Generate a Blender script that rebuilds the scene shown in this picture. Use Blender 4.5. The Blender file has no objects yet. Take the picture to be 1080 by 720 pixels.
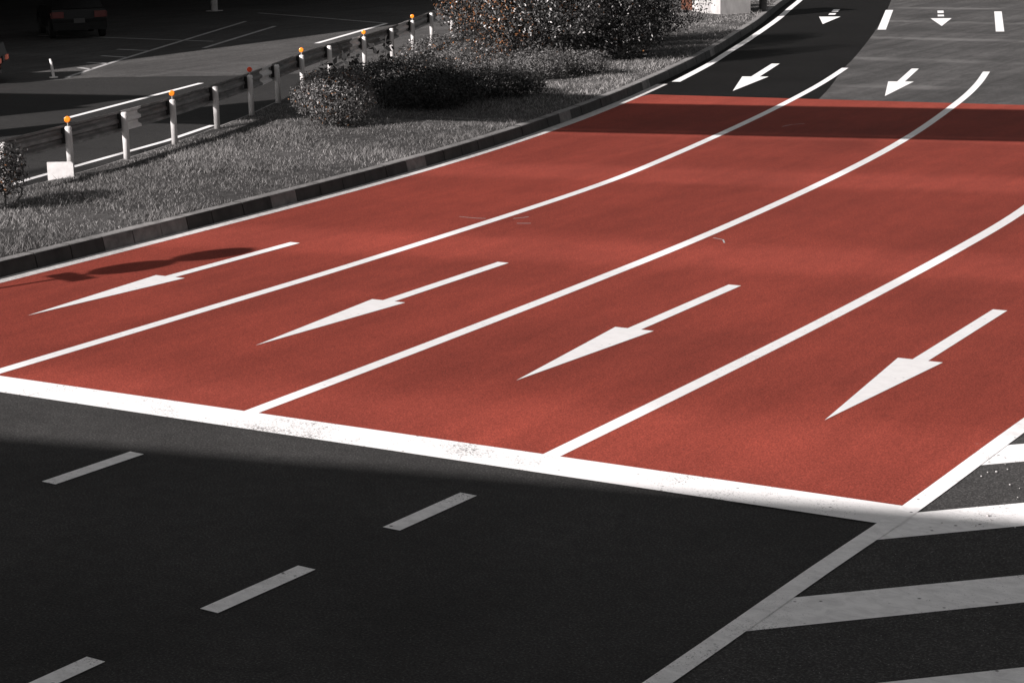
import bpy, math, random
import numpy as np
from mathutils import Vector, Matrix
random.seed(7); rng = np.random.default_rng(7)
scn = bpy.context.scene
COL = scn.collection

# ------------------------------------------------------------------ camera
YAW, PITCH, ROLL = -0.540207, 0.227422, -0.0224857
fw = Vector((math.sin(YAW)*math.cos(PITCH), math.cos(YAW)*math.cos(PITCH), -math.sin(PITCH)))
rt = Vector((math.cos(YAW), -math.sin(YAW), 0)); up = rt.cross(fw)
c, s = math.cos(ROLL), math.sin(ROLL)
rt, up = c*rt+s*up, -s*rt+c*up
cam = bpy.data.cameras.new('camera'); cam_o = bpy.data.objects.new('camera', cam); COL.objects.link(cam_o)
m = Matrix((rt, up, -fw)).transposed().to_4x4(); m.translation = Vector((0, -13.8117, 4.6655))
cam_o.matrix_world = m
cam.sensor_width = 36; cam.lens = 2109.56/1080*36; cam.clip_start = .1; cam.clip_end = 2000
scn.camera = cam_o

# ------------------------------------------------------------------ sky, sun, exposure
ELEV = math.radians(26.5); SD = Vector((-.324, -.946, 0)).normalized()
w = bpy.data.worlds.new('World'); scn.world = w; w.use_nodes = True
nt = w.node_tree; bg = nt.nodes['Background']
sky = nt.nodes.new('ShaderNodeTexSky'); sky.sky_type = 'NISHITA'; sky.sun_disc = False
sky.sun_elevation = ELEV; sky.sun_rotation = math.atan2(SD.x, SD.y) % (2*math.pi)
hs = nt.nodes.new('ShaderNodeHueSaturation'); hs.inputs['Saturation'].default_value = .05; hs.inputs['Value'].default_value = .8
nt.links.new(sky.outputs[0], hs.inputs['Color']); nt.links.new(hs.outputs[0], bg.inputs[0])
bg.inputs[1].default_value = .05
sun = bpy.data.lights.new('sun', 'SUN'); sun.energy = 5.0; sun.angle = math.radians(.65); sun.color = (1, .955, .94)
sun_o = bpy.data.objects.new('sun', sun); COL.objects.link(sun_o)
to_sun = (SD*math.cos(ELEV) + Vector((0, 0, math.sin(ELEV)))).normalized()
sun_o.rotation_euler = (-to_sun).to_track_quat('-Z', 'Y').to_euler(); sun_o.location = (0, 0, 40)
vs = scn.view_settings; vs.view_transform = 'Standard'; vs.look = 'None'; vs.gamma = 1; vs.exposure = .92

# ------------------------------------------------------------------ materials
def newmat(name):
    m = bpy.data.materials.new(name); m.use_nodes = True
    n = m.node_tree; b = n.nodes['Principled BSDF']; return m, n, b
def noise(n, scale, detail=4, rough=.6, vec=None, dist=0):
    t = n.nodes.new('ShaderNodeTexNoise'); t.inputs['Scale'].default_value = scale
    t.inputs['Detail'].default_value = detail; t.inputs['Roughness'].default_value = rough
    t.inputs['Distortion'].default_value = dist
    if vec is not None: n.links.new(vec, t.inputs['Vector'])
    return t
def coords(n, scale=(1, 1, 1), rot=0):
    g = n.nodes.new('ShaderNodeTexCoord'); mp = n.nodes.new('ShaderNodeMapping')
    mp.inputs['Scale'].default_value = scale; mp.inputs['Rotation'].default_value = (0, 0, rot)
    n.links.new(g.outputs['Object'], mp.inputs['Vector']); return mp.outputs[0]
def ramp(n, src, stops):
    r = n.nodes.new('ShaderNodeValToRGB'); e = r.color_ramp.elements
    while len(e) < len(stops): e.new(.5)
    for el, (p, col) in zip(e, stops):
        el.position = p; el.color = (*col, 1) if len(col) == 3 else col
    n.links.new(src, r.inputs[0]); return r.outputs[0]
def mix(n, a, b, fac, mode='MIX'):
    x = n.nodes.new('ShaderNodeMix'); x.data_type = 'RGBA'; x.blend_type = mode
    for sock, v in ((x.inputs[0], fac), (x.inputs[6], a), (x.inputs[7], b)):
        if hasattr(v, 'links'): n.links.new(v, sock)
        elif isinstance(v, (int, float)): sock.default_value = v
        else: sock.default_value = (*v, 1)
    return x.outputs[2]
def bump(n, b, src, strength, dist=.01):
    bp = n.nodes.new('ShaderNodeBump'); bp.inputs['Strength'].default_value = strength; bp.inputs['Distance'].default_value = dist
    n.links.new(src, bp.inputs['Height']); n.links.new(bp.outputs[0], b.inputs['Normal'])
def g3(v, w=.045): return (v*(1+w), v, v*(1-w*.4))

def asphalt(name, base, speck, spread=.35, rough=.85, streak=0, streak_rot=0):
    m, n, b = newmat(name); v = coords(n)
    big = noise(n, .35, 5, .6, v); fine = noise(n, 55, 3, .7, v); mid = noise(n, 7, 4, .65, v)
    c1 = ramp(n, big.outputs[0], [(.3, g3(base*(1-spread))), (.7, g3(base*(1+spread)))])
    c2 = ramp(n, fine.outputs[0], [(.42, (.35,)*3), (.56, (1.0,)*3), (.68, (2.4,)*3)])
    col = mix(n, c1, c2, .75, 'MULTIPLY')
    c3 = ramp(n, mid.outputs[0], [(.35, (.75,)*3), (.65, (1.25,)*3)])
    col = mix(n, col, c3, .6, 'MULTIPLY')
    vo = n.nodes.new('ShaderNodeTexVoronoi'); vo.inputs['Scale'].default_value = 38; n.links.new(v, vo.inputs['Vector'])
    sp = ramp(n, vo.outputs['Distance'], [(.07, (1,)*3), (.16, (0,)*3)])
    hsv = ramp(n, vo.outputs['Color'], [(.66, (0,)*3), (.78, (1,)*3)])
    sp = mix(n, sp, hsv, 1.0, 'MULTIPLY')
    col = mix(n, col, g3(speck), sp)
    vc = n.nodes.new('ShaderNodeTexVoronoi'); vc.feature = 'DISTANCE_TO_EDGE'; vc.inputs['Scale'].default_value = .45
    wob = noise(n, 2.5, 4, .6, v); va = n.nodes.new('ShaderNodeVectorMath'); va.operation = 'MULTIPLY_ADD'; n.links.new(wob.outputs['Color'], va.inputs[0])
    va.inputs[1].default_value = (.5, .5, 0); n.links.new(v, va.inputs[2]); n.links.new(va.outputs[0], vc.inputs['Vector'])
    gate = ramp(n, big.outputs[0], [(.54, (0,)*3), (.64, (.45,)*3)])
    col = mix(n, col, (.006, .006, .006), mix(n, ramp(n, vc.outputs['Distance'], [(.004, (1,)*3), (.011, (0,)*3)]), gate, 1.0, 'MULTIPLY'))
    if streak:
        v2 = coords(n, (2.2, .12, 1), streak_rot); st = noise(n, 1.0, 5, .65, v2, .4)
        col = mix(n, col, ramp(n, st.outputs[0], [(.3, (.55,)*3), (.7, (1.5,)*3)]), streak, 'MULTIPLY')
        v3 = coords(n, (.05, 1.1, 1), .1); s3 = noise(n, 1.0, 3, .5, v3, .6)
        col = mix(n, col, g3(base*1.9), ramp(n, s3.outputs[0], [(.66, (0,)*3), (.72, (.35,)*3), (.76, (0,)*3)]))
        wv = n.nodes.new('ShaderNodeTexWave'); wv.bands_direction = 'Y'; wv.wave_profile = 'SIN'; wv.inputs['Scale'].default_value = .052
        wv.inputs['Distortion'].default_value = 3.2; wv.inputs['Detail'].default_value = 2; wv.inputs['Detail Scale'].default_value = .16; n.links.new(coords(n, (1, 1, 1), .05), wv.inputs['Vector'])
        col = mix(n, col, g3(base*2.2), mix(n, ramp(n, wv.outputs['Fac'], [(.93, (0,)*3), (.99, (.6 if streak > .6 else .15,)*3)]), ramp(n, big.outputs[0], [(.42, (.1,)*3), (.6, (1,)*3)]), 1.0, 'MULTIPLY'))
        dk = noise(n, 3.0, 6, .75, coords(n, (1, .35, 1), .3), .3); col = mix(n, col, g3(base*.45), ramp(n, dk.outputs[0], [(.52, (0,)*3), (.68, (.7,)*3)]))
    n.links.new(col, b.inputs['Base Color']); b.inputs['Roughness'].default_value = rough
    b.inputs['Specular IOR Level'].default_value = .18 if base > .02 else .04
    bump(n, b, fine.outputs[0], .5, .006); return m
M = {}
M['asphalt'] = asphalt('asphalt_black', .037, .14)
M['asphalt_new'] = asphalt('asphalt_new', .0105, .03, .2)
M['asphalt_old'] = asphalt('asphalt_old', .066, .2, .3, streak=.75, streak_rot=.32)
M['asphalt_far'] = asphalt('asphalt_far', .074, .2, .2, streak=.5, streak_rot=.28)
M['asphalt_mid'] = asphalt('asphalt_mid', .026, .08, .2)
M['asphalt_hatch'] = asphalt('asphalt_hatch', .052, .4, .25)

def red_mat():
    m, n, b = newmat('red_surfacing'); v = coords(n)
    big = noise(n, .28, 5, .6, v, .3); fine = noise(n, 70, 3, .75, v); mid = noise(n, 3.2, 5, .65, coords(n, (1, .35, 1), .05))
    col = ramp(n, big.outputs[0], [(.25, (.195, .0365, .025)), (.5, (.238, .0435, .0295)), (.76, (.285, .051, .034))])
    col = mix(n, col, ramp(n, mid.outputs[0], [(.3, (.84,)*3), (.7, (1.12,)*3)]), .6, 'MULTIPLY')
    col = mix(n, col, ramp(n, fine.outputs[0], [(.38, (.45,)*3), (.52, (1,)*3), (.66, (1.7, 1.8, 1.8))]), .7, 'MULTIPLY')
    tr = noise(n, 1.0, 4, .6, coords(n, (1.5, .05, 1), .02), .15)
    col = mix(n, col, ramp(n, tr.outputs[0], [(.34, (.80, .79, .79)), (.62, (1.1,)*3)]), .55, 'MULTIPLY')
    gr_ = noise(n, 24, 2, .5, v); col = mix(n, col, (.07, .03, .026), ramp(n, gr_.outputs[0], [(.72, (0,)*3), (.76, (.7,)*3)]))
    # dark rubber in the wheel paths and small scuffs
    sc = noise(n, 1.0, 6, .7, coords(n, (3.0, .5, 1), 0), .8)
    col = mix(n, col, (.09, .03, .025), ramp(n, sc.outputs[0], [(.66, (0,)*3), (.80, (.55,)*3)]))
    sl = noise(n, 9.0, 2, .5, coords(n, (.8, 2.5, 1), .4), 1.5)
    col = mix(n, col, (.45, .2, .17), ramp(n, sl.outputs[0], [(.765, (0,)*3), (.80, (.5,)*3)]))
    n.links.new(col, b.inputs['Base Color']); b.inputs['Roughness'].default_value = .9
    b.inputs['Specular IOR Level'].default_value = .12
    bump(n, b, fine.outputs[0], .5, .006); return m
M['red'] = red_mat()

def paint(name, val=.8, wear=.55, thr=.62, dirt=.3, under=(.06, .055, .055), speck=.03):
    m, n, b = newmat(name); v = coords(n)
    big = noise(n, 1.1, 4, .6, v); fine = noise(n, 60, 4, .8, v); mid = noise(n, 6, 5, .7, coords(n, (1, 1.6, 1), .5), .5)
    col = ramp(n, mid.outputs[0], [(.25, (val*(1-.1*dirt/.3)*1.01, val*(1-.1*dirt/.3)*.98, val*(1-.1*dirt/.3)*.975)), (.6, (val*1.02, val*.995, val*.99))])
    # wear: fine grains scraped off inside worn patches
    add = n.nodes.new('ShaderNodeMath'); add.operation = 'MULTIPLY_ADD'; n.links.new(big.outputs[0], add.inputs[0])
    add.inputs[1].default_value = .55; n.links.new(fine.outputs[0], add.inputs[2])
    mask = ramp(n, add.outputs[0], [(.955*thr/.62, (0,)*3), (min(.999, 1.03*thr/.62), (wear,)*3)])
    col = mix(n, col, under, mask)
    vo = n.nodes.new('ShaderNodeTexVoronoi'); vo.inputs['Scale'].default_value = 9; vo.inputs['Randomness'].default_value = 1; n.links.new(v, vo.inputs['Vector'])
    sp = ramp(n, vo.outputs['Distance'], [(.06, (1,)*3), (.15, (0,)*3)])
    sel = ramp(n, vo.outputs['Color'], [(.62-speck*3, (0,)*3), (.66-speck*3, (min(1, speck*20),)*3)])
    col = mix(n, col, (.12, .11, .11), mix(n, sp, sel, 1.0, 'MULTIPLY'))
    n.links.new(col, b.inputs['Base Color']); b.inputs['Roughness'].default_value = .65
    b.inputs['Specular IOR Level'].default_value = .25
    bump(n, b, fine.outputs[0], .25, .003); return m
M['paint'] = paint('road_paint', .8, .6, .605, speck=.02)
M['paint_stop'] = paint('road_paint_stop', .8, .9, .555, .2, speck=.04)
M['paint_worn'] = paint('road_paint_worn', .88, .7, .575, .8, speck=.05)
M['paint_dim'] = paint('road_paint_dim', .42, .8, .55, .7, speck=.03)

def simple(name, c1, c2, scale=8, rough=.7, spec=.3, bmp=.2, metal=0, stretch=(1, 1, 1)):
    m, n, b = newmat(name); t = noise(n, scale, 5, .65, coords(n, stretch))
    n.links.new(ramp(n, t.outputs[0], [(.32, c1), (.68, c2)]), b.inputs['Base Color'])
    b.inputs['Roughness'].default_value = rough; b.inputs['Specular IOR Level'].default_value = spec; b.inputs['Metallic'].default_value = metal
    if bmp:
        f = noise(n, scale*8, 3, .7, coords(n)); bump(n, b, f.outputs[0], bmp, .004)
    return m
M['kerb'] = simple('kerb_concrete', g3(.14), g3(.26), 5, .9, .2, .5)
M['kerb_face'] = simple('shaded_kerb_face', g3(.016), g3(.04), 4, .8, .25, .4, 0, (1, 1, .5))  # darkened to carry the shade of the side turned from the sun
M['gutter'] = simple('gutter_concrete', g3(.38), g3(.62), 9, .9, .2, .5)
M['soil'] = simple('soil', g3(.035), g3(.085), 6, .95, .1, .6)
M['concrete'] = simple('concrete', g3(.25), g3(.42), 2.5, .9, .2, .4, 0, (1, 1, .4))
M['deck'] = simple('bridge_concrete', g3(.2), g3(.3), 1.5, .9, .2, .3)
M['post'] = simple('white_post_paint', g3(.58), g3(.74), 7, .45, .4, 0)
M['beam'] = simple('weathered_steel', g3(.09), g3(.26), 3, .55, .4, .1, .0, (1, 1, 4))
M['beam_lit'] = simple('sunlit_rail_patch', g3(.62), g3(.8), 5, .5, .4, 0)  # pale colour stands in for sunlight on the beam
M['steel'] = simple('galvanised_steel', g3(.25), g3(.36), 6, .5, .5, 0, .3)
M['dark_steel'] = simple('dark_steel', g3(.03), g3(.06), 6, .5, .4, 0)
M['brown'] = simple('rust_brown', (.07, .03, .02), (.13, .055, .035), 6, .8, .2, .2)
M['rubber'] = simple('tyre_rubber', g3(.012), g3(.02), 20, .8, .3, 0)
M['car'] = simple('dark_car_paint', g3(.005), g3(.007), 3, .45, .25, 0)
M['glass_dark'] = simple('tinted_glass', g3(.004), g3(.006), 3, .25, .3, 0)
M['rim'] = simple('wheel_rim', g3(.03), g3(.05), 6, .5, .4, 0, .3)
M['plate'] = simple('number_plate', g3(.05), g3(.06), 6, .5, .3, 0)
def lampmat(name, col, em):
    m, n, b = newmat(name); b.inputs['Base Color'].default_value = (*col, 1); b.inputs['Roughness'].default_value = .25
    if em: b.inputs['Emission Color'].default_value = (*col, 1); b.inputs['Emission Strength'].default_value = em
    return m
M['orange'] = lampmat('orange_reflector', (1.0, .27, .02), 0)
M['redref'] = lampmat('red_reflector', (.75, .07, .02), 0)
M['tail'] = lampmat('tail_lamp', (.9, .25, .17), .05)
M['tail_dim'] = lampmat('tail_lamp_dim', (.10, .02, .018), .0)

def leafmat(name, lo, hi, warm=0.0, warmcol=(.3, .13, .05), rough=.5, spec=.3, lights=.0):
    m, n, b = newmat(name); g = n.nodes.new('ShaderNodeNewGeometry'); r = g.outputs['Random Per Island']
    col = ramp(n, r, [(0, g3(lo)), (.7, g3((lo+hi)/2)), (1, g3(hi))])
    if warm:
        f = n.nodes.new('ShaderNodeMath'); f.operation = 'FRACT'; k = n.nodes.new('ShaderNodeMath'); k.operation = 'MULTIPLY'
        k.inputs[1].default_value = 37.7; n.links.new(r, k.inputs[0]); n.links.new(k.outputs[0], f.inputs[0])
        col = mix(n, col, warmcol, ramp(n, f.outputs[0], [(1-warm, (0,)*3), (1-warm+.01, (.8,)*3)]))
    if lights:
        f = n.nodes.new('ShaderNodeMath'); f.operation = 'FRACT'; k = n.nodes.new('ShaderNodeMath'); k.operation = 'MULTIPLY'
        k.inputs[1].default_value = 91.3; n.links.new(r, k.inputs[0]); n.links.new(k.outputs[0], f.inputs[0])
        col = mix(n, col, g3(.42), ramp(n, f.outputs[0], [(1-lights, (0,)*3), (1-lights+.01, (1,)*3)]))  # random leaves coloured pale as glossy highlights
    n.links.new(col, b.inputs['Base Color']); b.inputs['Roughness'].default_value = rough
    b.inputs['Specular IOR Level'].default_value = spec; return m
M['leaf'] = leafmat('shrub_leaf', .014, .09, .03, lights=.04)
M['leaf_round'] = leafmat('round_shrub_leaf', .03, .15, .03, lights=.04)
M['leaf_dark'] = leafmat('shrub_leaf_dark', .005, .022, .0)
M['leaf_tall'] = leafmat('tall_shrub_leaf', .006, .045, .008, lights=.06)
M['leaf_warm'] = leafmat('russet_shrub_leaf', .006, .05, .14, (.2, .085, .035), lights=.05)
M['leaf_pale'] = leafmat('pale_shrub_leaf', .03, .15, .0, rough=.6, spec=.3)
M['grass'] = leafmat('grass_blade', .04, .32, .0, rough=.7, spec=.2)
M['stem'] = simple('woody_stem', g3(.06), g3(.12), 20, .9, .1, 0)

# ------------------------------------------------------------------ helpers
def tag(o, label=None, cat=None, group=None, kind=None):
    if label: o['label'] = label
    if cat: o['category'] = cat
    if group: o['group'] = group
    if kind: o['kind'] = kind
    return o
def empty(name, loc, rz=0):
    o = bpy.data.objects.new(name, None); COL.objects.link(o); o.location = loc; o.rotation_euler = (0, 0, rz)
    o.empty_display_size = .2; return o
class MB:
    def __init__(s): s.v = []; s.f = []
    def add(s, vs, fs):
        k = len(s.v); s.v += [tuple(x) for x in vs]; s.f += [tuple(i+k for i in f) for f in fs]; return s
    def box(s, cx, cy, z0, z1, sx, sy, rz=0, ox=0, oy=0):
        co, si = math.cos(rz), math.sin(rz); vs = []
        for z in (z0, z1):
            for (a, b) in ((-1, -1), (1, -1), (1, 1), (-1, 1)):
                x, y = a*sx/2+ox, b*sy/2+oy; vs.append((cx+x*co-y*si, cy+x*si+y*co, z))
        return s.add(vs, [(3, 2, 1, 0), (4, 5, 6, 7), (0, 1, 5, 4), (1, 2, 6, 5), (2, 3, 7, 6), (3, 0, 4, 7)])
    def tube(s, pts, radii, n=12, caps=True):
        pts = [Vector(p) for p in pts]; vs = []; fs = []
        for i, p in enumerate(pts):
            d = (pts[min(i+1, len(pts)-1)]-pts[max(i-1, 0)]).normalized()
            a = d.orthogonal().normalized() if i == 0 else (a-d*a.dot(d)).normalized()
            b = d.cross(a); r = radii[i] if hasattr(radii, '__len__') else radii
            for k in range(n):
                t = 2*math.pi*k/n; vs.append(p+(a*math.cos(t)+b*math.sin(t))*r)
        for i in range(len(pts)-1):
            for k in range(n):
                fs.append((i*n+k, i*n+(k+1) % n, (i+1)*n+(k+1) % n, (i+1)*n+k))
        if caps: fs.append(tuple(reversed(range(n)))); fs.append(tuple(range((len(pts)-1)*n, len(pts)*n)))
        return s.add(vs, fs)
    def sweep(s, path, profile, closed=True):
        """profile: list of (offset to the right of travel, z)"""
        P = [Vector((p[0], p[1])) for p in path]; n = len(profile); vs = []; fs = []
        for i, p in enumerate(P):
            d = (P[min(i+1, len(P)-1)]-P[max(i-1, 0)]).normalized(); r = Vector((d.y, -d.x))
            for (o, z) in profile: q = p+r*o; vs.append((q.x, q.y, z))
        for i in range(len(P)-1):
            for k in range(n if closed else n-1):
                fs.append((i*n+k, i*n+(k+1) % n, (i+1)*n+(k+1) % n, (i+1)*n+k))
        if closed: fs.append(tuple(reversed(range(n)))); fs.append(tuple(range((len(P)-1)*n, len(P)*n)))
        return s.add(vs, fs)
    def poly(s, pts, z):
        return s.add([(x, y, z) for x, y in pts], [tuple(range(len(pts)))])
    def build(s, name, mat, parent=None, smooth=False, origin=None, fix=True):
        me = bpy.data.meshes.new(name)
        o0 = origin or (0, 0, 0)
        me.from_pydata([(x-o0[0], y-o0[1], z-o0[2]) for x, y, z in s.v], [], s.f); me.materials.append(mat)
        if fix:
            import bmesh
            bm = bmesh.new(); bm.from_mesh(me); bmesh.ops.recalc_face_normals(bm, faces=bm.faces[:]); bm.to_mesh(me); bm.free()
        if smooth:
            me.shade_auto_smooth if False else None
            for p in me.polygons: p.use_smooth = True
        o = bpy.data.objects.new(name, me); COL.objects.link(o)
        if parent: o.parent = parent
        elif origin: o.location = origin
        return o
def flat(name, pts, z, mat):      # a painted or paved sheet, facing up
    a = sum(pts[i][0]*pts[(i+1) % len(pts)][1]-pts[(i+1) % len(pts)][0]*pts[i][1] for i in range(len(pts)))
    if a < 0: pts = pts[::-1]
    return MB().poly(pts, z).build(name, mat, fix=False)
def spline(pts, step=.5):
    P = np.array(pts, float); n = len(P); out = []
    for i in range(n-1):
        p0, p1, p2, p3 = P[max(i-1, 0)], P[i], P[i+1], P[min(i+2, n-1)]
        k = max(1, int(np.linalg.norm(p2-p1)/step))
        for j in range(k):
            t = j/k; out.append(.5*((2*p1)+(-p0+p2)*t+(2*p0-5*p1+4*p2-p3)*t*t+(-p0+3*p1-3*p2+p3)*t**3))
    out.append(P[-1]); return [tuple(q) for q in out]
def ribbon(name, path, wd, z, mat):
    P = [Vector(p) for p in path]; mb = MB(); vs = []
    for i, p in enumerate(P):
        d = (P[min(i+1, len(P)-1)]-P[max(i-1, 0)]).normalized(); r = Vector((d.y, -d.x))
        a, b = p-r*wd/2, p+r*wd/2; vs += [(a.x, a.y, z), (b.x, b.y, z)]
    mb.add(vs, [(2*i, 2*i+1, 2*i+3, 2*i+2) for i in range(len(P)-1)])
    return mb.build(name, mat, fix=False)
def cut(path, y0, y1): return [p for p in path if y0 <= p[1] <= y1]
def offset(path, d):
    P = [Vector(p) for p in path]; out = []
    for i, p in enumerate(P):
        t = (P[min(i+1, len(P)-1)]-P[max(i-1, 0)]).normalized(); out.append((p.x+t.y*d, p.y-t.x*d))
    return out

# ------------------------------------------------------------------ ground and roads
tag(flat('ground', [(-300, -200), (200, -200), (200, 400), (-300, 400)], 0, M['asphalt']), kind='structure')
KERB = spline([(-17.86, -14), (-17.88, -4), (-17.9, 3), (-17.98, 8), (-18.14, 12), (-18.5, 16), (-19.1, 20), (-19.9, 24), (-20.85, 28),
               (-21.9, 32), (-23.05, 36), (-24.3, 40), (-25.55, 44), (-26.9, 48), (-28.25, 52), (-29.9, 57), (-35, 72), (-42, 90)], .6)
def kx(y): return float(np.interp(y, [p[1] for p in KERB], [p[0] for p in KERB]))
BACKR = lambda x: 26.92+.082*x
LINE_D = spline([(-5.6, -14), (-5.22, -8), (-5.0, -3.9), (-4.90, -1.6), (-4.815, 0), (-4.745, 2.6), (-4.62, 6), (-4.6, 12), (-5.2, 20), (-7, 28)], .5)
# red pavement between the gutter, the stop line, the right edge line and the back edge
left = [(x+.26, y) for x, y in KERB if 0 <= y <= 25.2]
red = [(-4.8, -.02)]+[(x, y) for x, y in LINE_D if .3 < y < 26]+[(x, BACKR(x)) for x in (-7, -10, -14, -18, left[-1][0])]+left[::-1]+[(-17.62, -.02)]
tag(flat('red_road', red, .004, M['red']), kind='structure')
BORD = spline([(-16.0, BACKR(-16.0)), (-16.7, 28), (-18.03, 32.2), (-18.9, 35.2), (-21.74, 44.3), (-26.1, 57.4), (-32, 74)], .8)
old = BORD+[(10, 76), (6, BACKR(6))]
old = [(x, y+.001) for x, y in old]
tag(flat('grey_road', old, .004, M['asphalt_old']), kind='structure')
newp = [(x, y) for x, y in KERB if 25.3 < y < 74][::-1]
tag(flat('dark_road', [(x, y) for x, y in BORD]+newp+[(kx(BACKR(-19.6))+.0, BACKR(-19.6))], .004, M['asphalt_new']), kind='structure')
hat = [(x+.0, y) for x, y in LINE_D if -.5 <= y < 12]
tag(flat('median_pavement', hat+[(6, 12), (6, -14)]+[(x, y) for x, y in LINE_D if y < -.5], .0035, M['asphalt_hatch']), kind='structure')
# gutter and kerb
gut = [p for p in KERB if -14 <= p[1] <= 27.9]
tag(ribbon('gutter', offset(gut, .155), .25, .0055, M['gutter']), kind='structure')
mb = MB(); H = .2
i = 0; P = KERB; L = 0; seg = [P[0]]
for a, b in zip(P[:-1], P[1:]):
    seg.append(b)
    if len(seg) == 2:
        d = Vector(seg[1])-Vector(seg[0]); d.normalize(); A = Vector(seg[0])+d*.008; B = Vector(seg[1])-d*.008
        j = random.uniform(-.006, .006)
        mb.sweep([tuple(A), tuple(B)], [(.035+j, 0), (.0+j, H-.03), (-.012+j, H-.008), (-.035+j, H+j), (-.17+j, H+j), (-.17+j, 0)])
        seg = [b]
ko = tag(mb.build('kerb', M['kerb']), kind='structure'); ko.data.materials.append(M['kerb_face'])
M['kerb_lit'] = simple('lit_kerb_face', g3(.07), g3(.19), 3, .85, .2, .4)  # paler colour stands in for light reflected onto the kerb face
ko.data.materials.append(M['kerb_lit'])
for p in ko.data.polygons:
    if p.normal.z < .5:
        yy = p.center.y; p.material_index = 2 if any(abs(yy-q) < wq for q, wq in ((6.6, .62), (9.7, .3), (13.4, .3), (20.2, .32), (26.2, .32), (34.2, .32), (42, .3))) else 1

# median island
POSTS = [(-22.12, 8.2), (-22.61, 10.15), (-23.1, 12.05), (-23.64, 13.95), (-24.4, 16.1), (-25.15, 18.13), (-26.05, 20.2), (-26.95, 22.3),
         (-27.85, 24.6), (-28.6, 27.1), (-29.5, 29.65), (-30.6, 32.3), (-31.8, 35.1), (-32.95, 38.0), (-34.1, 40.7), (-35.2, 43.4), (-36.3, 46.1),
         (-37.4, 48.9), (-38.5, 51.6), (-39.6, 54.4), (-40.7, 57.1)]
BACK = spline([(-20.0, -12), (-20.6, 2), (-22.0, 6)]+[(x-.10, y+.0) for x, y in POSTS[1:]]+[(-47, 72), (-54, 90)], .8)
def bx(y): return float(np.interp(y, [p[1] for p in BACK], [p[0] for p in BACK]))
ys = np.arange(-12, 88, .8); vs = []; fs = []; NX = 12
def gz(u, x, y): return H-.012-.07*u**3+.05*math.sin(math.pi*min(1, max(0, u)))+.015*math.sin(x*2.1+y*.7)*math.sin(y*1.3)*math.sin(math.pi*u)
for y in ys:
    x0, x1 = kx(y)-.165, bx(y)
    for k in range(NX+1): u = k/NX; x = x0+(x1-x0)*u; vs.append((x, y, gz(u, x, y)))
n = NX+1
for r in range(len(ys)-1):
    for k in range(NX): fs.append((r*n+k, (r+1)*n+k, (r+1)*n+k+1, r*n+k+1))
mb = MB().add(vs, fs)
tag(mb.build('median_ground', M['soil'], fix=False, smooth=True), kind='structure')
bk = [p for p in BACK if -12 <= p[1] <= 87]
tag(MB().sweep(bk, [(0.02, 0), (0.02, .11), (-.06, .11), (-.07, 0)]).build('rear_kerb', M['kerb']), kind='structure')

# grass
def grass():
    V = []; n_tot = 0
    segs = [(3, 12, 2300), (12, 22, 1700), (22, 34, 900), (34, 60, 550)]
    xs = []; yy = []
    for y0, y1, dens in segs:
        area = (y1-y0)*6.0; k = int(area*dens); y = rng.uniform(y0, y1, k)
        ky = np.interp(y, [p[1] for p in KERB], [p[0] for p in KERB])-.17; by = np.interp(y, [p[1] for p in BACK], [p[0] for p in BACK])+.03
        x = ky-rng.uniform(0, 9, k)*1.0; ok = (x > by)
        xs.append(x[ok]); yy.append(y[ok])
    x = np.concatenate(xs); y = np.concatenate(yy)
    ky = np.interp(y, [p[1] for p in KERB], [p[0] for p in KERB])-.17; by = np.interp(y, [p[1] for p in BACK], [p[0] for p in BACK])
    u = np.clip((ky-x)/(ky-by), 0, 1)
    # patchiness
    pat = np.sin(x*1.7+np.sin(y*.9)*2)*np.sin(y*1.3+np.sin(x*1.1))+.5*np.sin(x*5.1+y*3.3)*np.sin(y*4.7-x*2.2)
    keep = rng.uniform(0, 1, len(x)) < .66+.36*pat
    x, y, u, pat = x[keep], y[keep], u[keep], pat[keep]
    z = H-.012-.07*u**3+.05*np.sin(math.pi*u)+.015*np.sin(x*2.1+y*.7)*np.sin(y*1.3)*np.sin(math.pi*u)-.005
    N = len(x); h = rng.uniform(.02, .064, N)*(1+.5*pat); tall = rng.uniform(0, 1, N) < np.where(u < .06, .10, .02); h[tall] *= rng.uniform(1.4, 2.3, tall.sum())
    edge = (u < .03); h[edge] *= 1.2; h[u > .93] *= .6
    wd = rng.uniform(.003, .007, N)*np.where(y > 20, 1.6, 1)
    an = rng.uniform(0, 2*math.pi, N); ln = rng.uniform(.2, 1.3, N)*h; la = rng.uniform(0, 2*math.pi, N)
    dx, dy = np.cos(an)*wd, np.sin(an)*wd
    co = np.empty((N, 3, 3))
    co[:, 0] = np.c_[x-dx, y-dy, z]; co[:, 1] = np.c_[x+dx, y+dy, z]; co[:, 2] = np.c_[x+np.cos(la)*ln, y+np.sin(la)*ln, z+h]
    me = bpy.data.meshes.new('grass'); me.vertices.add(3*N); me.vertices.foreach_set('co', co.ravel())
    me.loops.add(3*N); me.loops.foreach_set('vertex_index', np.arange(3*N, dtype=np.int32))
    me.polygons.add(N); me.polygons.foreach_set('loop_start', np.arange(0, 3*N, 3, dtype=np.int32))
    me.update(); me.validate(); me.materials.append(M['grass'])
    o = bpy.data.objects.new('grass', me); COL.objects.link(o); tag(o, 'short pale grass covering the raised median island', 'grass', kind='stuff')
grass()

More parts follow.
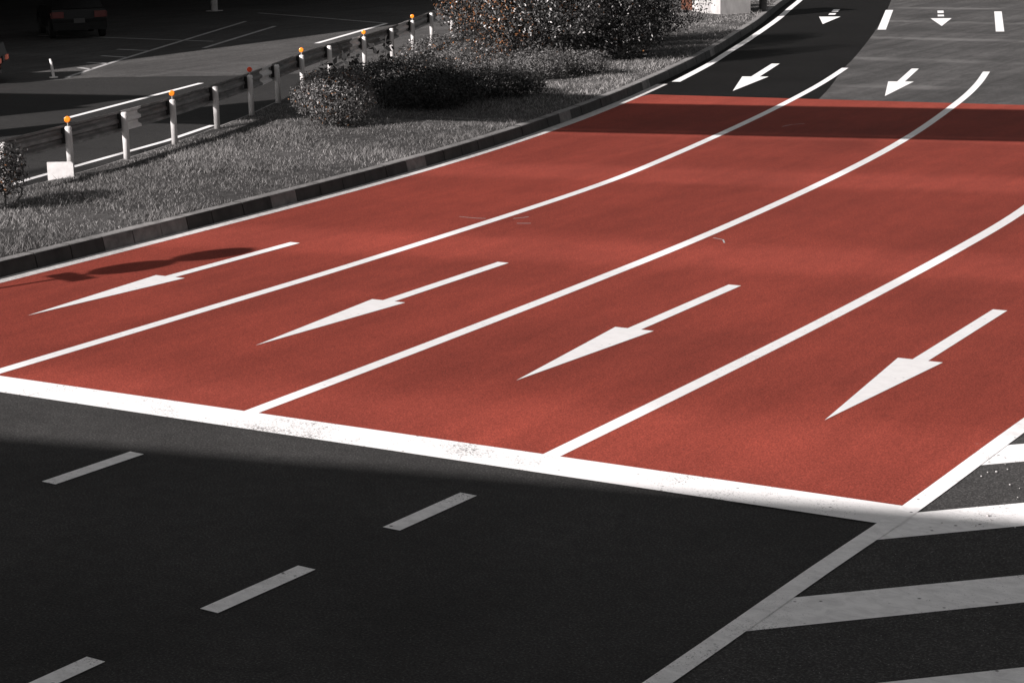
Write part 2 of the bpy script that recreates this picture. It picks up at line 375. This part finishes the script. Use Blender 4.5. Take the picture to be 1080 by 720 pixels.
# far carriageway beyond the guardrail
tag(flat('far_road', [(-30.2, 26.9), (-31.65, 25.88), (-34.95, 24.31), (-35.76, 22.81), (-37, 21.5), (-70, 10), (-110, 40), (-110, 120), (-60, 120)]+
         [(x-.02, y) for x, y in BACK if 26.9 < y < 86][::-1], .004, M['asphalt_far']), kind='structure')
tag(flat('side_road', [(-70, 9.9), (-37.02, 21.4), (-35.8, 22.7), (-35.0, 24.2), (-31.65, 25.78), (-30.2, 26.8)]+[(bx(26.8)-.02, 26.8)]+
         [(x-.02, y) for x, y in BACK if -10 < y < 26.7][::-1]+[(-70, -10)], .003, M['asphalt_mid']), kind='structure')

# ------------------------------------------------------------------ painted markings
Z1, Z2 = .0065, .0085
LG = 'white lane lines on the red road'
A = spline([(-14.32, -.02), (-14.32, 3), (-14.35, 6.83), (-14.57, 12.6), (-14.98, 16.3), (-15.95, 22.4), (-17.01, 27.9), (-18.0, 32.2)], .5)
B = spline([(-11.06, -.02), (-11.06, 3), (-11.10, 6.4), (-11.22, 10.2), (-11.59, 15.4), (-12.17, 20.4), (-13.12, 26.0), (-13.82, 29.4), (-14.53, 32.3)], .5)
C_ = spline([(-7.93, -.02), (-7.87, 3), (-7.84, 6), (-7.88, 9.93), (-8.03, 13.57), (-8.5, 18), (-9.2, 23), (-10.1, 28), (-11.2, 32)], .5)
tag(ribbon('lane_line', A, .16, Z1, M['paint']), 'long curving white lane line nearest the kerb side, ending beside the darkest far asphalt', 'lane line', LG)
tag(ribbon('lane_line', B, .16, Z1, M['paint']), 'middle white lane line, bending furthest round the curve between two lines', 'lane line', LG)
tag(ribbon('lane_line', C_, .16, Z1, M['paint']), 'white lane line on red between the two arrows nearest the striped island', 'lane line', LG)
tag(ribbon('edge_line', LINE_D, .155, .0105, M['paint_worn']), 'solid white line bounding the red road, joining the diagonal stripes', 'edge line')
tag(flat('stop_line', [(-17.6, -.474), (-4.74, -.474), (-4.74, 0), (-17.6, 0)], Z2, M['paint_stop']), 'broad scuffed white stop line between red and black road', 'stop line')
def arrow(tip, ang, L, hl, hw, sw, mat, gaps=()):
    """ang: direction from tip to tail, measured from +y towards -x"""
    def T(a, b): return (a*math.cos(ang)-b*math.sin(ang), a*math.sin(ang)+b*math.cos(ang), 0)
    mb = MB()
    if not gaps: mb.add([T(0, 0), T(hw/2, hl), T(sw/2, hl), T(sw/2, L), T(-sw/2, L), T(-sw/2, hl), T(-hw/2, hl)], [(0, 1, 2, 3, 4, 5, 6)])
    else:
        mb.add([T(0, 0), T(hw/2, hl), T(-hw/2, hl)], [(0, 1, 2)])
    o = mb.build('arrow_marking', mat, fix=False); o.location = (tip[0], tip[1], Z1+.002)
    for a, b in gaps: MB().add([T(sw/2, a), T(sw/2, b), T(-sw/2, b), T(-sw/2, a)], [(0, 1, 2, 3)]).build('stem_block', mat, o, fix=False)
    return o
AG = 'white arrows painted in the lanes'
for (x, y), lab in zip([(-15.947, 2.226), (-12.675, 2.156), (-9.477, 2.052), (-6.327, 2.007)],
        ['long white arrow on red beside the kerb, touched by a signpost shadow', 'long white arrow on red, second lane from the kerb', 'long white arrow on red, third lane from the kerb', 'long white arrow on red beside the striped island']):
    o = arrow((x, y), 0.0, 5.0, 2.455, .455, .158, M['paint']); tag(o, lab, 'road arrow', AG)
tag(arrow((-18.37, 26.48), .262, 6.45, 3.2, .62, .2, M['paint']), 'short white arrow on black asphalt just past the red road', 'road arrow', AG)
tag(arrow((-14.90, 26.57), .238, 6.1, 3.05, .57, .17, M['paint']), 'short white arrow on grey asphalt just past the red road', 'road arrow', AG)
gp = [(4.15, 4.95), (5.7, 6.9)]
tag(arrow((-23.93, 45.4), .315, 7, 3.3, .7, .22, M['paint'], gp), 'small distant white arrow with broken stem on black asphalt', 'road arrow', AG)
tag(arrow((-20.12, 45.5), .335, 7, 3.3, .66, .2, M['paint'], gp), 'small distant white arrow with broken stem on grey asphalt', 'road arrow', AG)
DG = 'short white dashes on the black road'
for a, b, lab in [((-11.175, -2.485), (-11.11, -1.49), 'short white dash beyond the stop line, nearest the far corner of the black road'),
                  ((-8.04, -2.2), (-7.98, -1.215), 'short white dash closest to the middle of the stop line'),
                  ((-8.16, -4.17), (-8.09, -3.18), 'short white dash in mid black road, between two dashes of its row'),
                  ((-8.30, -6.15), (-8.25, -5.16), 'short white dash furthest from the stop line, cut by the frame edge')]:
    tag(ribbon('lane_dash', [a, b], .16, Z1, M['paint_worn']), lab, 'lane dash', DG)
FG = 'long dashes on the far curve'
tag(ribbon('lane_dash', [(-21.38, 43.75), (-24.18, 52.0)], .25, Z1, M['paint']), 'distant white dash where black asphalt meets grey', 'lane dash', FG)
tag(ribbon('lane_dash', [(-17.82, 43.9), (-20.43, 52.05)], .24, Z1, M['paint']), 'distant white dash standing alone on the grey asphalt', 'lane dash', FG)
KL = spline([(-20.45, 27.9), (-21.55, 32), (-22.57, 35.4), (-23.95, 40), (-26.15, 47), (-27.9, 52.2), (-29.5, 57), (-34.6, 72)], .6)
tag(ribbon('edge_line', KL, .2, .0095, M['paint']), 'white edge line hugging the kerb past the red road', 'edge line')
SG = 'diagonal stripes of the painted island'
for k, (t, b) in enumerate([(5.9, 5.25), (3.87, 3.2), (1.84, 1.2), (-.18, -.87), (-2.22, -2.89), (-4.24, -4.92), (-6.27, -6.95)]):
    if k < 1 or k > 5: continue
    x0, x1 = -4.80-(t < 0)*.03-(t < -2)*.06, -1.2
    lab = {1: 'diagonal white stripe furthest up the island, mostly outside the picture', 2: 'bright diagonal stripe, shortest one showing, above the stop line',
           3: 'diagonal stripe meeting the end of the stop line, half in shade', 4: 'shaded greyish diagonal stripe, the longest one showing', 5: 'shaded diagonal stripe in the bottom corner'}[k]
    tag(flat('island_stripe', [(x0, b), (x1, b+.935*(x1-x0)), (x1, t+.925*(x1-x0)), (x0, t)], Z1, M['paint_worn']), lab, 'island stripe', SG)
RG = 'markings on the far carriageway'
tag(ribbon('lane_dash', [(-29.28, 17.19), (-31.3, 24.04)], .15, Z1, M['paint']), 'long white dash behind the guardrail, level with the nearer orange reflectors', 'lane dash', RG)
tag(ribbon('lane_dash', [(-35.69, 34.79), (-38.3, 42.3)], .17, Z1, M['paint']), 'long white dash behind the further guardrail reflectors', 'lane dash', RG)
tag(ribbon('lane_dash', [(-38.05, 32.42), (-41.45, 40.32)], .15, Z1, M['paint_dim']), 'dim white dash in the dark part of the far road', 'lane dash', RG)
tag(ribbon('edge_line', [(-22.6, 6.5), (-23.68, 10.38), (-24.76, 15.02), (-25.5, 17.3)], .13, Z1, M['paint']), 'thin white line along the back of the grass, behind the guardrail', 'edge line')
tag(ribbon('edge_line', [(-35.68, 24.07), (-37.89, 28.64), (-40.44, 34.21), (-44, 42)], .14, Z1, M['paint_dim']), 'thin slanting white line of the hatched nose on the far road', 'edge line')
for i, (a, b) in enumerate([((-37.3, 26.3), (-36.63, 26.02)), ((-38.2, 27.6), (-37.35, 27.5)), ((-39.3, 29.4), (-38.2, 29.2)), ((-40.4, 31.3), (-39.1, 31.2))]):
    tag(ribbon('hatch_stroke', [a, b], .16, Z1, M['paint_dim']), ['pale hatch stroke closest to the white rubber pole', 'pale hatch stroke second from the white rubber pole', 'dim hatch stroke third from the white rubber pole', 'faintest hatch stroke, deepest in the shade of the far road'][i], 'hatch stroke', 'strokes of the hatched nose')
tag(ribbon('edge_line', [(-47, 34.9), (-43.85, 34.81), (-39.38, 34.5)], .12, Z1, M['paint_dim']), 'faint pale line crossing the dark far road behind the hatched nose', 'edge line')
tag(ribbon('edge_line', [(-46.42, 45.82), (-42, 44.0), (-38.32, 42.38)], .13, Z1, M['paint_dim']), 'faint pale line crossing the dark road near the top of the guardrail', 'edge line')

for pts, lab in [([(-15.03, 9.88), (-14.75, 9.86), (-14.6, 9.89)], 'thin chalky scrawl on red just before a lane line'), ([(-14.24, 10.04), (-14.15, 10.17), (-14.12, 10.27)], 'tiny chalky hook on red just past a lane line'),
                 ([(-13.99, 9.72), (-13.81, 9.8)], 'short chalk stroke on red below the hooked one'), ([(-11.03, 9.78), (-10.85, 9.7), (-10.74, 9.5)], 'small chalk curve on red beside the middle lane line'),
                 ([(-14.86, 21.02), (-14.82, 21.35), (-14.65, 21.6)], 'pale scratch mark inside the dark shadow band')]:
    tag(ribbon('chalk_mark', pts, .022, Z1+.001, M['paint_dim']), lab, 'chalk mark', 'chalk marks on the red road')
# ------------------------------------------------------------------ overhead structures, out of frame, that throw the shade
def hbar(mb, c0, wid, z0, z1, x0, x1):      # slab running along (1, .2): y = c + .2x
    mb.add([(x, c0+.2*x+dy, z) for z in (z0, z1) for x, dy in ((x0, 0), (x1, 0), (x1, wid), (x0, wid))],
           [(3, 2, 1, 0), (4, 5, 6, 7), (0, 1, 5, 4), (1, 2, 6, 5), (2, 3, 7, 6), (3, 0, 4, 7)])
fb = empty('footbridge', (11, 16, 0)); tag(fb, 'concrete footbridge spanning above both roads', 'footbridge')
def rel(mb, o): mb.v = [(x-o[0], y-o[1], z-o[2]) for x, y, z in mb.v]; return mb
d = MB(); hbar(d, 13.69, 2.45, 5.25, 5.75, -31.3, 14); rel(d, (11, 16, 0)).build('deck', M['deck'], fb)
for c0 in (13.69, 16.02):
    r = MB(); hbar(r, c0, .12, 5.753, 6.42, -31.3, 14); rel(r, (11, 16, 0)).build('parapet', M['deck'], fb)
r = MB(); hbar(r, 13.66, .10, 5.02, 5.20, -31.3, 14); rel(r, (11, 16, 0)).build('pipe', M['steel'], fb)
for x in (12.5, -30.8):
    r = MB(); r.box(x, 14.9+.2*x, 0, 5.247, .8, 1.2); rel(r, (11, 16, 0)).build('pier', M['deck'], fb)
f2 = empty('footbridge', (-60, 3, 0)); tag(f2, 'second concrete footbridge, over the far carriageway only', 'footbridge')
d = MB(); hbar(d, 13.69, 2.45, 5.25, 5.75, -66, -34.4); rel(d, (-60, 3, 0)).build('deck', M['deck'], f2)
for c0 in (13.69, 16.02):
    r = MB(); hbar(r, c0, .12, 5.753, 6.42, -66, -34.4); rel(r, (-60, 3, 0)).build('parapet', M['deck'], f2)
r = MB(); r.box(-60, 2.9, 0, 5.247, .8, 1.2); rel(r, (-60, 3, 0)).build('pier', M['deck'], f2)
ov = empty('overpass', (20, -14, 0)); tag(ov, 'wide concrete overpass above the camera position', 'overpass')
d = MB(); hbar(d, -23.5, 11.2, 6.3, 7.2, -75, 40); rel(d, (20, -14, 0)).build('deck', M['deck'], ov)
for c0 in (-12.56, -23.5):
    r = MB(); hbar(r, c0, .2, 7.203, 7.5, -75, 40); rel(r, (20, -14, 0)).build('parapet', M['deck'], ov)
for x in (22, -48):
    r = MB(); r.box(x, -17.8+.2*x, 0, 6.297, 1.6, 5); rel(r, (20, -14, 0)).build('pier', M['deck'], ov)
vd = empty('expressway_viaduct', (-60, 40, 0)); tag(vd, 'elevated expressway viaduct shading the far carriageway', 'viaduct')
va = [(-42.9, 8), (-43.0, 26), (-43.4, 34), (-43.6, 50), (-46, 70), (-54, 120)]
d = MB(); d.add([(x, y, z) for z in (7.0, 8.2) for x, y in va+[(-110, 120), (-90, 8)]], [tuple(range(7, -1, -1)), tuple(range(8, 16))]+[(i, (i+1) % 8, 8+(i+1) % 8, 8+i) for i in range(8)])
rel(d, (-60, 40, 0)).build('deck', M['deck'], vd)
for y in (14, 66, 96):
    r = MB(); r.box(-66, y, 0, 6.997, 2, 2); rel(r, (-60, 40, 0)).build('pier', M['deck'], vd)

# unseen building added beyond the viaduct to cut the sky light under it
ob = empty('sky_blocking_building', (-86, 60, 0)); tag(ob, 'dark long building added beyond the viaduct to block sky light', 'building')
q = MB(); q.box(0, 0, 0, 24, 16, 130); q.build('sky_blocking_wall', M['dark_steel'], ob)
for zz in range(6):
    q = MB(); q.box(8.02, 0, 2+zz*3.7, 4+zz*3.7, .1, 124); q.build('sky_blocking_window', M['glass_dark'], ob)
# unseen wire nets added only to thin the sun in bands across the lanes
for i, (c_a, c_b, lab) in enumerate([(3.2, 9.75, 'added wire net dimming the sun, lowest of three'), (11.45, 16.6, 'added wire net dimming the sun, middle of three'), (18.2, 22.2, 'added wire net dimming the sun, last of three')]):
    zc = 15.0; o_ = empty('sun_dimming_net', (0, c_a-26.43, zc)); tag(o_, lab, 'sun-dimming net', 'wire nets added to dim the sun'); q = MB()
    for c in np.arange(c_a-26.43, c_b-26.43, .24):
        wv = .036 if c_a-26.43+.3 < c < c_b-26.43-.3 else .02
        hbar(q, float(c), wv, zc, zc+.02, -34, 0)
    rel(q, (0, c_a-26.43, zc)).build('sun_dimming_netting', M['dark_steel'], o_)
    for xx in (-34, 0):
        q = MB(); q.box(xx, (c_a+c_b)/2-26.43+.2*xx, -.05, .06, .12, c_b-c_a+.2); q.v = [(x, y-(c_a-26.43), z) for x, y, z in q.v]; q.build('sun_dimming_net_bar', M['steel'], o_)
# road sign whose shadow crosses the kerb lane (sign itself is out of frame)
sg = empty('road_sign', (-18.42, .3, .18)); tag(sg, 'two round traffic signs and a small plate on a pole in the median', 'traffic sign')
MB().tube([(0, 0, 0), (0, 0, 3.15)], .035, 14).build('pole', M['steel'], sg, smooth=True)
ra = math.radians(-13)
def disc(z, r, name):
    mb = MB(); n = 32; vs = []; 
    for dd in (-.08, -.05):
        for k in range(n): t = 2*math.pi*k/n; vs.append((r*math.cos(t)*math.cos(ra)-dd*math.sin(ra), r*math.cos(t)*math.sin(ra)+dd*math.cos(ra), z+r*math.sin(t)))
    mb.add(vs, [tuple(range(n)), tuple(range(2*n-1, n-1, -1))]+[(k, (k+1) % n, n+(k+1) % n, n+k) for k in range(n)]); mb.build(name, M['steel'], sg)
disc(2.92, .3, 'sign_plate'); disc(2.32, .3, 'sign_plate')
MB().box(0, 0, 1.80, 1.98, .6, .02, ra, 0, -.06).build('sign_board', M['steel'], sg)

# ------------------------------------------------------------------ guardrail
gr = empty('guardrail', (*POSTS[1], .2)); tag(gr, 'long steel guardrail on white round posts with orange reflectors behind the grass', 'guardrail')
O = Vector((*POSTS[1], .2))
BZ = [(.0, .40), (-.005, .44), (-.07, .475), (-.07, .515), (-.005, .55), (-.005, .60), (-.07, .635), (-.07, .675), (-.005, .71), (.0, .75)]
PATH = spline(POSTS, .5)
def gpath(a, b): return [p for p in PATH if a <= p[1] <= b]
base = .2; tz = .0
prof = [(o-.10, z+base+tz) for o, z in BZ]; back = [(o-.104, z+base+tz) for o, z in BZ][::-1]
mb = MB().sweep(gpath(6, 57), prof+back); rel(mb, O); mb.build('rail_beam', M['beam'], gr)
for (a, b) in [(12.12, 12.85), (19.4, 20.15), (26.5, 27.1), (30.9, 32.2), (36.4, 37.9)]:  # strips laid over the beam as its sunlit patches
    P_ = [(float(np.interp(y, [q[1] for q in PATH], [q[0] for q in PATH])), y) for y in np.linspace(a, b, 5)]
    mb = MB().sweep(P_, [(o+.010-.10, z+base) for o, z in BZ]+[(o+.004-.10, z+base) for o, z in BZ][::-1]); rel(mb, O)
    tag(mb.build('rail_lit_patch', M['beam_lit'], gr), 'pale strip standing in for a sunlit patch on the dark rail')
pm = None
for i, (x, y) in enumerate(POSTS):
    if pm is None:
        mb = MB().tube([(0, 0, -.1), (0, 0, .70), (0, 0, .722), (0, 0, .735)], [.057, .057, .052, .036], 20)
        po = mb.build('post', M['post'], gr, smooth=False); pm = po.data
        for p in pm.polygons: p.use_smooth = len(p.vertices) == 4 and abs(p.normal.z) < .3
    else:
        po = bpy.data.objects.new('post', pm); COL.objects.link(po); po.parent = gr
    po.location = Vector((x, y, .2))-O
    br = MB().box(-.08, 0, .46, .70, .10, .07); bk_ = br.build('bracket', M['dark_steel'], po); MB().tube([(-.03, .0, .66), (.062, 0, .66)], .012, 8).build('bolt', M['steel'], po)
    if i in (1, 3, 5, 7, 9, 11, 13, 15, 17, 19):
        st = MB().tube([(0, 0, .735), (0, 0, .80)], .012, 8); st.build('reflector_stalk', M['steel'], po)
        mb = MB(); rr = .052; tube = []
        d_ = Vector((.55, -.83, 0)).normalized()
        mb.tube([Vector((0, 0, .845))+d_*t for t in (-.022, -.014, .014, .022)], [rr*.75, rr, rr, rr*.75], 20)
        ro = mb.build('reflector', M['redref'] if i == 5 else M['orange'], po, smooth=False)
        if i == 5: tag(ro, 'dull red reflector in the shade')
wb = MB().box(-22.33, 9.78, .17, .50, .42, .04, math.radians(30.7)); rel(wb, (-22.33, 9.78, .17)); o = wb.build('white_board', M['post']); o.location = (-22.60, 9.90, .06)
tag(o, 'low white board standing in the grass against a guardrail post', 'board')

# ------------------------------------------------------------------ shrubs
def bush(name, x, y, rx, h, mat, label, cat='shrub', group=None, n=5000, leaf=.05, lump=.22, ry=None, clear=.0, seed=0, stems=4, rz=0):
    r = np.random.default_rng(seed+11); ry = ry or rx; z0 = .2
    root = empty(name, (x, y, z0)); tag(root, label, cat, group)
    d = r.normal(size=(n, 3)); d /= np.linalg.norm(d, axis=1)[:, None]
    K = r.normal(size=(7, 3))*2.6; ph = r.uniform(0, 6, 7)
    lumpf = 1+lump*np.sin(d@K.T+ph).mean(1)*2.0
    rad = (1-r.uniform(0, 1, n)**2.2*.45)*lumpf
    hh = (h-clear)/2
    P = d*rad[:, None]*np.array([rx, ry, hh]); P[:, 2] = np.where(P[:, 2] < 0, P[:, 2]*.95, P[:, 2])+clear+hh
    P = P[P[:, 2] > .02]; n = len(P); d = d[:n]
    # leaf clumps: jitter so that gaps form
    cl = r.integers(0, max(20, n//14), n); off = r.normal(size=(cl.max()+1, 3))*leaf*.9; P += off[cl]*.9
    P[:, 2] = np.maximum(P[:, 2], .03)
    nor = (P-np.array([0, 0, clear+hh]))/np.array([rx, ry, hh]); nor += r.normal(size=(n, 3))*.75; nor[:, 2] += .35
    nor /= np.linalg.norm(nor, axis=1)[:, None]
    a = np.cross(nor, r.normal(size=(n, 3))); a /= np.linalg.norm(a, axis=1)[:, None]; b = np.cross(nor, a)
    L = leaf*r.uniform(.6, 1.35, n)[:, None]; W = L*.42
    co = np.empty((n, 6, 3))
    co[:, 0] = P-a*L*.5; co[:, 1] = P-a*L*.1+b*W*.5+nor*L*.06; co[:, 2] = P+a*L*.22+b*W*.42+nor*L*.05; co[:, 3] = P+a*L*.55-nor*L*.1
    co[:, 4] = P+a*L*.22-b*W*.42+nor*L*.05; co[:, 5] = P-a*L*.1-b*W*.5+nor*L*.06
    me = bpy.data.meshes.new('foliage'); me.vertices.add(6*n); me.vertices.foreach_set('co', co.ravel())
    me.loops.add(6*n); me.loops.foreach_set('vertex_index', np.arange(6*n, dtype=np.int32))
    me.polygons.add(n); me.polygons.foreach_set('loop_start', np.arange(0, 6*n, 6, dtype=np.int32)); me.update(); me.materials.append(mat)
    f = bpy.data.objects.new('foliage', me); COL.objects.link(f); f.parent = root
    mb = MB()
    for k in range(stems+(8 if rx > 1 and h > 2 else 0)):
        t = r.uniform(0, 2*math.pi); q = Vector((math.cos(t)*rx*.55, math.sin(t)*ry*.55, clear+hh*1.1)); mdl = Vector((q.x*.35+r.normal()*.04, q.y*.35, q.z*.5))
        mb.tube([(0.02*math.cos(t), .02*math.sin(t), -.05), mdl, q], [.022, .016, .006], 7)
    mb.build('stem', M['stem'], root)
    return root
SG1 = 'shrubs on the median'
b0 = bush('small_shrub', -21.0, 6.65, .66, .98, M['leaf'], 'small open shrub with bare forked stems at the near end of the grass', n=5200, leaf=.05, clear=.2, seed=1, group=SG1)
mb = MB(); mb.tube([(.28, .1, -.03), (.20, .2, .22), (.05, .25, .5)], [.02, .015, .008], 7); mb.tube([(.28, .1, -.03), (.42, .3, .2), (.38, .42, .45)], [.018, .013, .007], 7); mb.build('stem', M['stem'], b0)
bush('round_shrub', -22.0, 16.7, .82, 1.12, M['leaf_round'], 'round clipped shrub standing alone in sun on the lawn', n=10500, leaf=.045, lump=.12, seed=2, group=SG1)
for i, (x, y, rx, h, mt, lab, n) in enumerate([
    (-22.0, 19.9, 1.05, .7, 'leaf_dark', 'low dark shrub close behind the round clipped shrub', 7000),
    (-23.6, 21.4, 1.4, .85, 'leaf_dark', 'low spreading dark shrub between the round shrub and the guardrail', 7500),
    (-21.9, 22.2, 1.2, .6, 'leaf_dark', 'lowest dark shrub in the shade nearest the kerb', 6000),
    (-24.4, 24.2, 1.2, 1.1, 'leaf', 'medium speckled shrub sunlit on top in front of the guardrail', 5200),
    (-22.9, 25.8, .85, .65, 'leaf_pale', 'pale fine-leaved low shrub before the tall hedge', 4600),
    (-22.4, 26.9, .7, .55, 'leaf_pale', 'smaller pale low shrub at the foot of the hedge toward the kerb', 3600)]):
    bush('low_shrub', x, y, rx, h, M[mt], lab, n=int(n*1.3), leaf=.052, seed=20+i, group=SG1)
for i, (x, y, rx, h, mt, lab, n) in enumerate([
    (-27.5, 31.2, 1.3, 3.0, 'leaf_warm', 'tall russet-tinged shrub next to the guardrail', 9000),
    (-25.9, 30.0, 1.45, 3.1, 'leaf_warm', 'tall shrub with orange tints in the middle of the hedge', 10000),
    (-24.3, 29.6, 1.3, 3.2, 'leaf_tall', 'tall glossy shrub with pale flecks facing the kerb', 10000),
    (-23.3, 30.8, 1.15, 3.2, 'leaf_tall', 'tall glossy shrub at the kerb corner of the hedge', 9000),
    (-25.6, 33.0, 1.6, 3.6, 'leaf_tall', 'tall shrub rising behind the front row of the hedge', 8000),
    (-25.0, 35.8, 1.3, 3.0, 'leaf_dark', 'dark tall shrub standing apart beyond the hedge', 6500),
    (-28.6, 34.5, 1.6, 2.8, 'leaf_dark', 'tall dark shrub behind the russet one', 5000)]):
    bush('tall_shrub', x, y, rx, h, M[mt], lab, n=int(n*1.5), leaf=.075, lump=.32, seed=50+i, group='tall shrubs of the median hedge')
def weed(x, y, h, lab, seed):
    r = random.Random(seed); root = empty('weed_plant', (x, y, .2)); tag(root, lab, 'weed', 'leafy weeds before the guardrail')
    sb = MB(); lb = MB()
    for k in range(4):
        ex, ey = r.uniform(-.25, .25), r.uniform(-.2, .2); hh = h*r.uniform(.7, 1)
        sb.tube([(0, 0, -.03), (ex*.4, ey*.4, hh*.5), (ex, ey, hh)], [.012, .009, .004], 6)
        for q in range(16):
            t = r.uniform(.3, 1); c0 = Vector((ex*t, ey*t, hh*t)); a = Vector((r.gauss(0, 1), r.gauss(0, 1), r.gauss(0, .5))).normalized(); b = a.orthogonal().normalized(); L = r.uniform(.12, .22)
            lb.add([c0, c0+a*L*.4+b*L*.24, c0+a*L, c0+a*L*.4-b*L*.24], [(0, 1, 2, 3)])
    lb.build('foliage', M['leaf_dark'], root, fix=False); sb.build('stem', M['stem'], root)
weed(-25.75, 22.35, 1.05, 'leafy dark weed with drooping leaves between two posts', 3)
weed(-25.75, 23.75, 1.1, 'taller leafy weed crossing the reflector post', 4)
weed(-25.2, 20.9, .75, 'short leafy weed just behind the round shrub', 5)

# ------------------------------------------------------------------ things at the far end of the median
cb = empty('concrete_block', (-28.1, 46.9, .2)); tag(cb, 'pale weathered concrete block at the far end of the median', 'concrete block')
q = MB(); q.box(0, 0, -.1, 2.3, 1.6, 1.2, math.radians(-30)); q.build('body', M['concrete'], cb)
q = MB(); q.box(0, 0, 2.303, 2.42, 1.75, 1.35, math.radians(-30)); q.build('coping', M['concrete'], cb)
br = empty('brown_cabinet', (-29.5, 47.8, .2)); tag(br, 'rusty brown cabinet beside the pale concrete block', 'cabinet')
MB().box(0, 0, 0, 1.6, .7, .6, math.radians(-30)).build('body', M['brown'], br)
MB().box(.28, -.44, .02, 1.5, .07, .03, math.radians(-30)).build('stripe', M['orange'], br)
MB().box(0, 0, 1.603, 1.66, .8, .7, math.radians(-30)).build('lid', M['dark_steel'], br)
bo = empty('dark_bollard', (-27.05, 47.9, .2)); tag(bo, 'dark post with a red reflector beside the concrete block', 'post')
MB().tube([(0, 0, -.1), (0, 0, 1.3)], .13, 14).build('pole', M['dark_steel'], bo, smooth=False)
MB().tube([(.09, -.1, .45), (.12, -.14, .45)], .06, 14).build('reflector', M['redref'], bo)

# scattered stones on the median pavement
q = MB(); r_ = random.Random(4)
for k in range(170):
    x, y = r_.uniform(-4.6, -2.6), 0; y = r_.uniform(-.3, 3.2)
    if k < 60: x, y = -4.0+r_.gauss(0, .18), 1.0+r_.gauss(0, .16)
    sz = r_.uniform(.003, .009)*(1.6 if r_.random() < .1 else 1); a = r_.uniform(0, 3)
    q.add([(x+sz*math.cos(a+t)*(1.0 if i_ % 2 else .7), y+sz*math.sin(a+t), .0135+(0 if z_ == 0 else sz*.7)) for z_ in (0, 1) for i_, t in enumerate((0, 1.3, 2.6, 3.9, 5.1))],
          [(4, 3, 2, 1, 0), (5, 6, 7, 8, 9)]+[(i_, (i_+1) % 5, 5+(i_+1) % 5, 5+i_) for i_ in range(5)])
tag(q.build('gravel', M['gutter']), 'pale crumbs of gravel scattered between the diagonal stripes', 'gravel', kind='stuff')
# far carriageway furniture
rp = empty('rubber_pole', (-35.95, 23.9, 0)); tag(rp, 'white rubber lane pole at the tip of the hatched nose', 'lane pole')
MB().tube([(0, 0, 0), (0, 0, .03)], .11, 16).build('base', M['post'], rp)
MB().tube([(0, 0, .03), (-.03, -.02, .38), (-.05, -.03, .48)], [.035, .035, .025], 14).build('pole', M['post'], rp, smooth=False)
lp = empty('lamp_post', (-48.9, 46.35, 0)); tag(lp, 'slim grey lamp post in the dark beyond the far road', 'lamp post')
MB().tube([(0, 0, 0), (0, 0, .5), (0, 0, .55), (0, 0, 6.4)], [.13, .13, .08, .05], 14).build('pole', M['steel'], lp)
MB().box(0, 0, 0, .03, .45, .45).build('base', M['concrete'], lp)

def car(x, y, rz, label, tailmat, dz=0):
    root = empty('car', (x, y, .004), rz); tag(root, label, 'car', 'dark cars on the far road')   # origin at rear centre, forward = +y
    prof = [(0, .32), (-.02, .62), (.05, .92), (.55, 1.0), (3.1, .95), (3.95, .82), (4.25, .62), (4.28, .32)]
    def loft(prof, wlo, name, mat, wtop=None, zmid=.6):
        n = len(prof); vs = []
        for sx in (-1, 1):
            for (yy, zz) in prof:
                wd = wlo if zz < zmid+.1 else (wtop or wlo*.97); vs.append((sx*wd, yy, zz))
        MB().add(vs, [tuple(range(n)), tuple(range(2*n-1, n-1, -1))]+[(k, (k+1) % n, n+(k+1) % n, n+k) for k in range(n)]).build(name, mat, root)
    loft(prof, .86, 'body', M['car'])
    loft([(.18, .93), (.62, 1.42), (2.15, 1.45), (3.0, .93)], .80, 'cabin', M['glass_dark'], .62, 1.0)
    loft([(.60, 1.425), (.66, 1.47), (2.1, 1.49), (2.18, 1.45)], .62, 'roof', M['car'])
    for sx in (-1, 1):
        for yy in (.75, 3.4):
            wh = MB().tube([(sx*.70, yy, .32), (sx*.875, yy, .32)], .32, 24).build('wheel', M['rubber'], root)
            MB().tube([(sx*.872, yy, .32), (sx*.885, yy, .32)], .2, 20).build('rim', M['rim'], wh)
        MB().box(sx*.66, -.035, .66-dz, .86-dz, .36, .05).build('tail_lamp', tailmat, root)
        MB().box(sx*.868, .09, .66-dz, .84-dz, .03, .22).build('side_lamp', tailmat, root)
        MB().box(sx*.64, 4.27, .55, .68, .34, .05).build('headlight', M['glass_dark'], root)
        MB().box(sx*.55, -.045, .38, .43, .4, .03).build('reflector', tailmat, root)
    MB().box(0, -.045, .50, .64, .34, .02).build('number_plate', M['plate'], root)
    MB().box(0, -.05, .28, .50, 1.66, .08).build('bumper', M['car'], root)
car(-36.55, 22.75, math.radians(127), 'dark car cut by the frame edge, its red tail lamp catching light', M['tail'], .25)
car(-44.5, 34.2, math.radians(50), 'black car barely visible in deep shade, showing a dim tail lamp', M['tail_dim'])
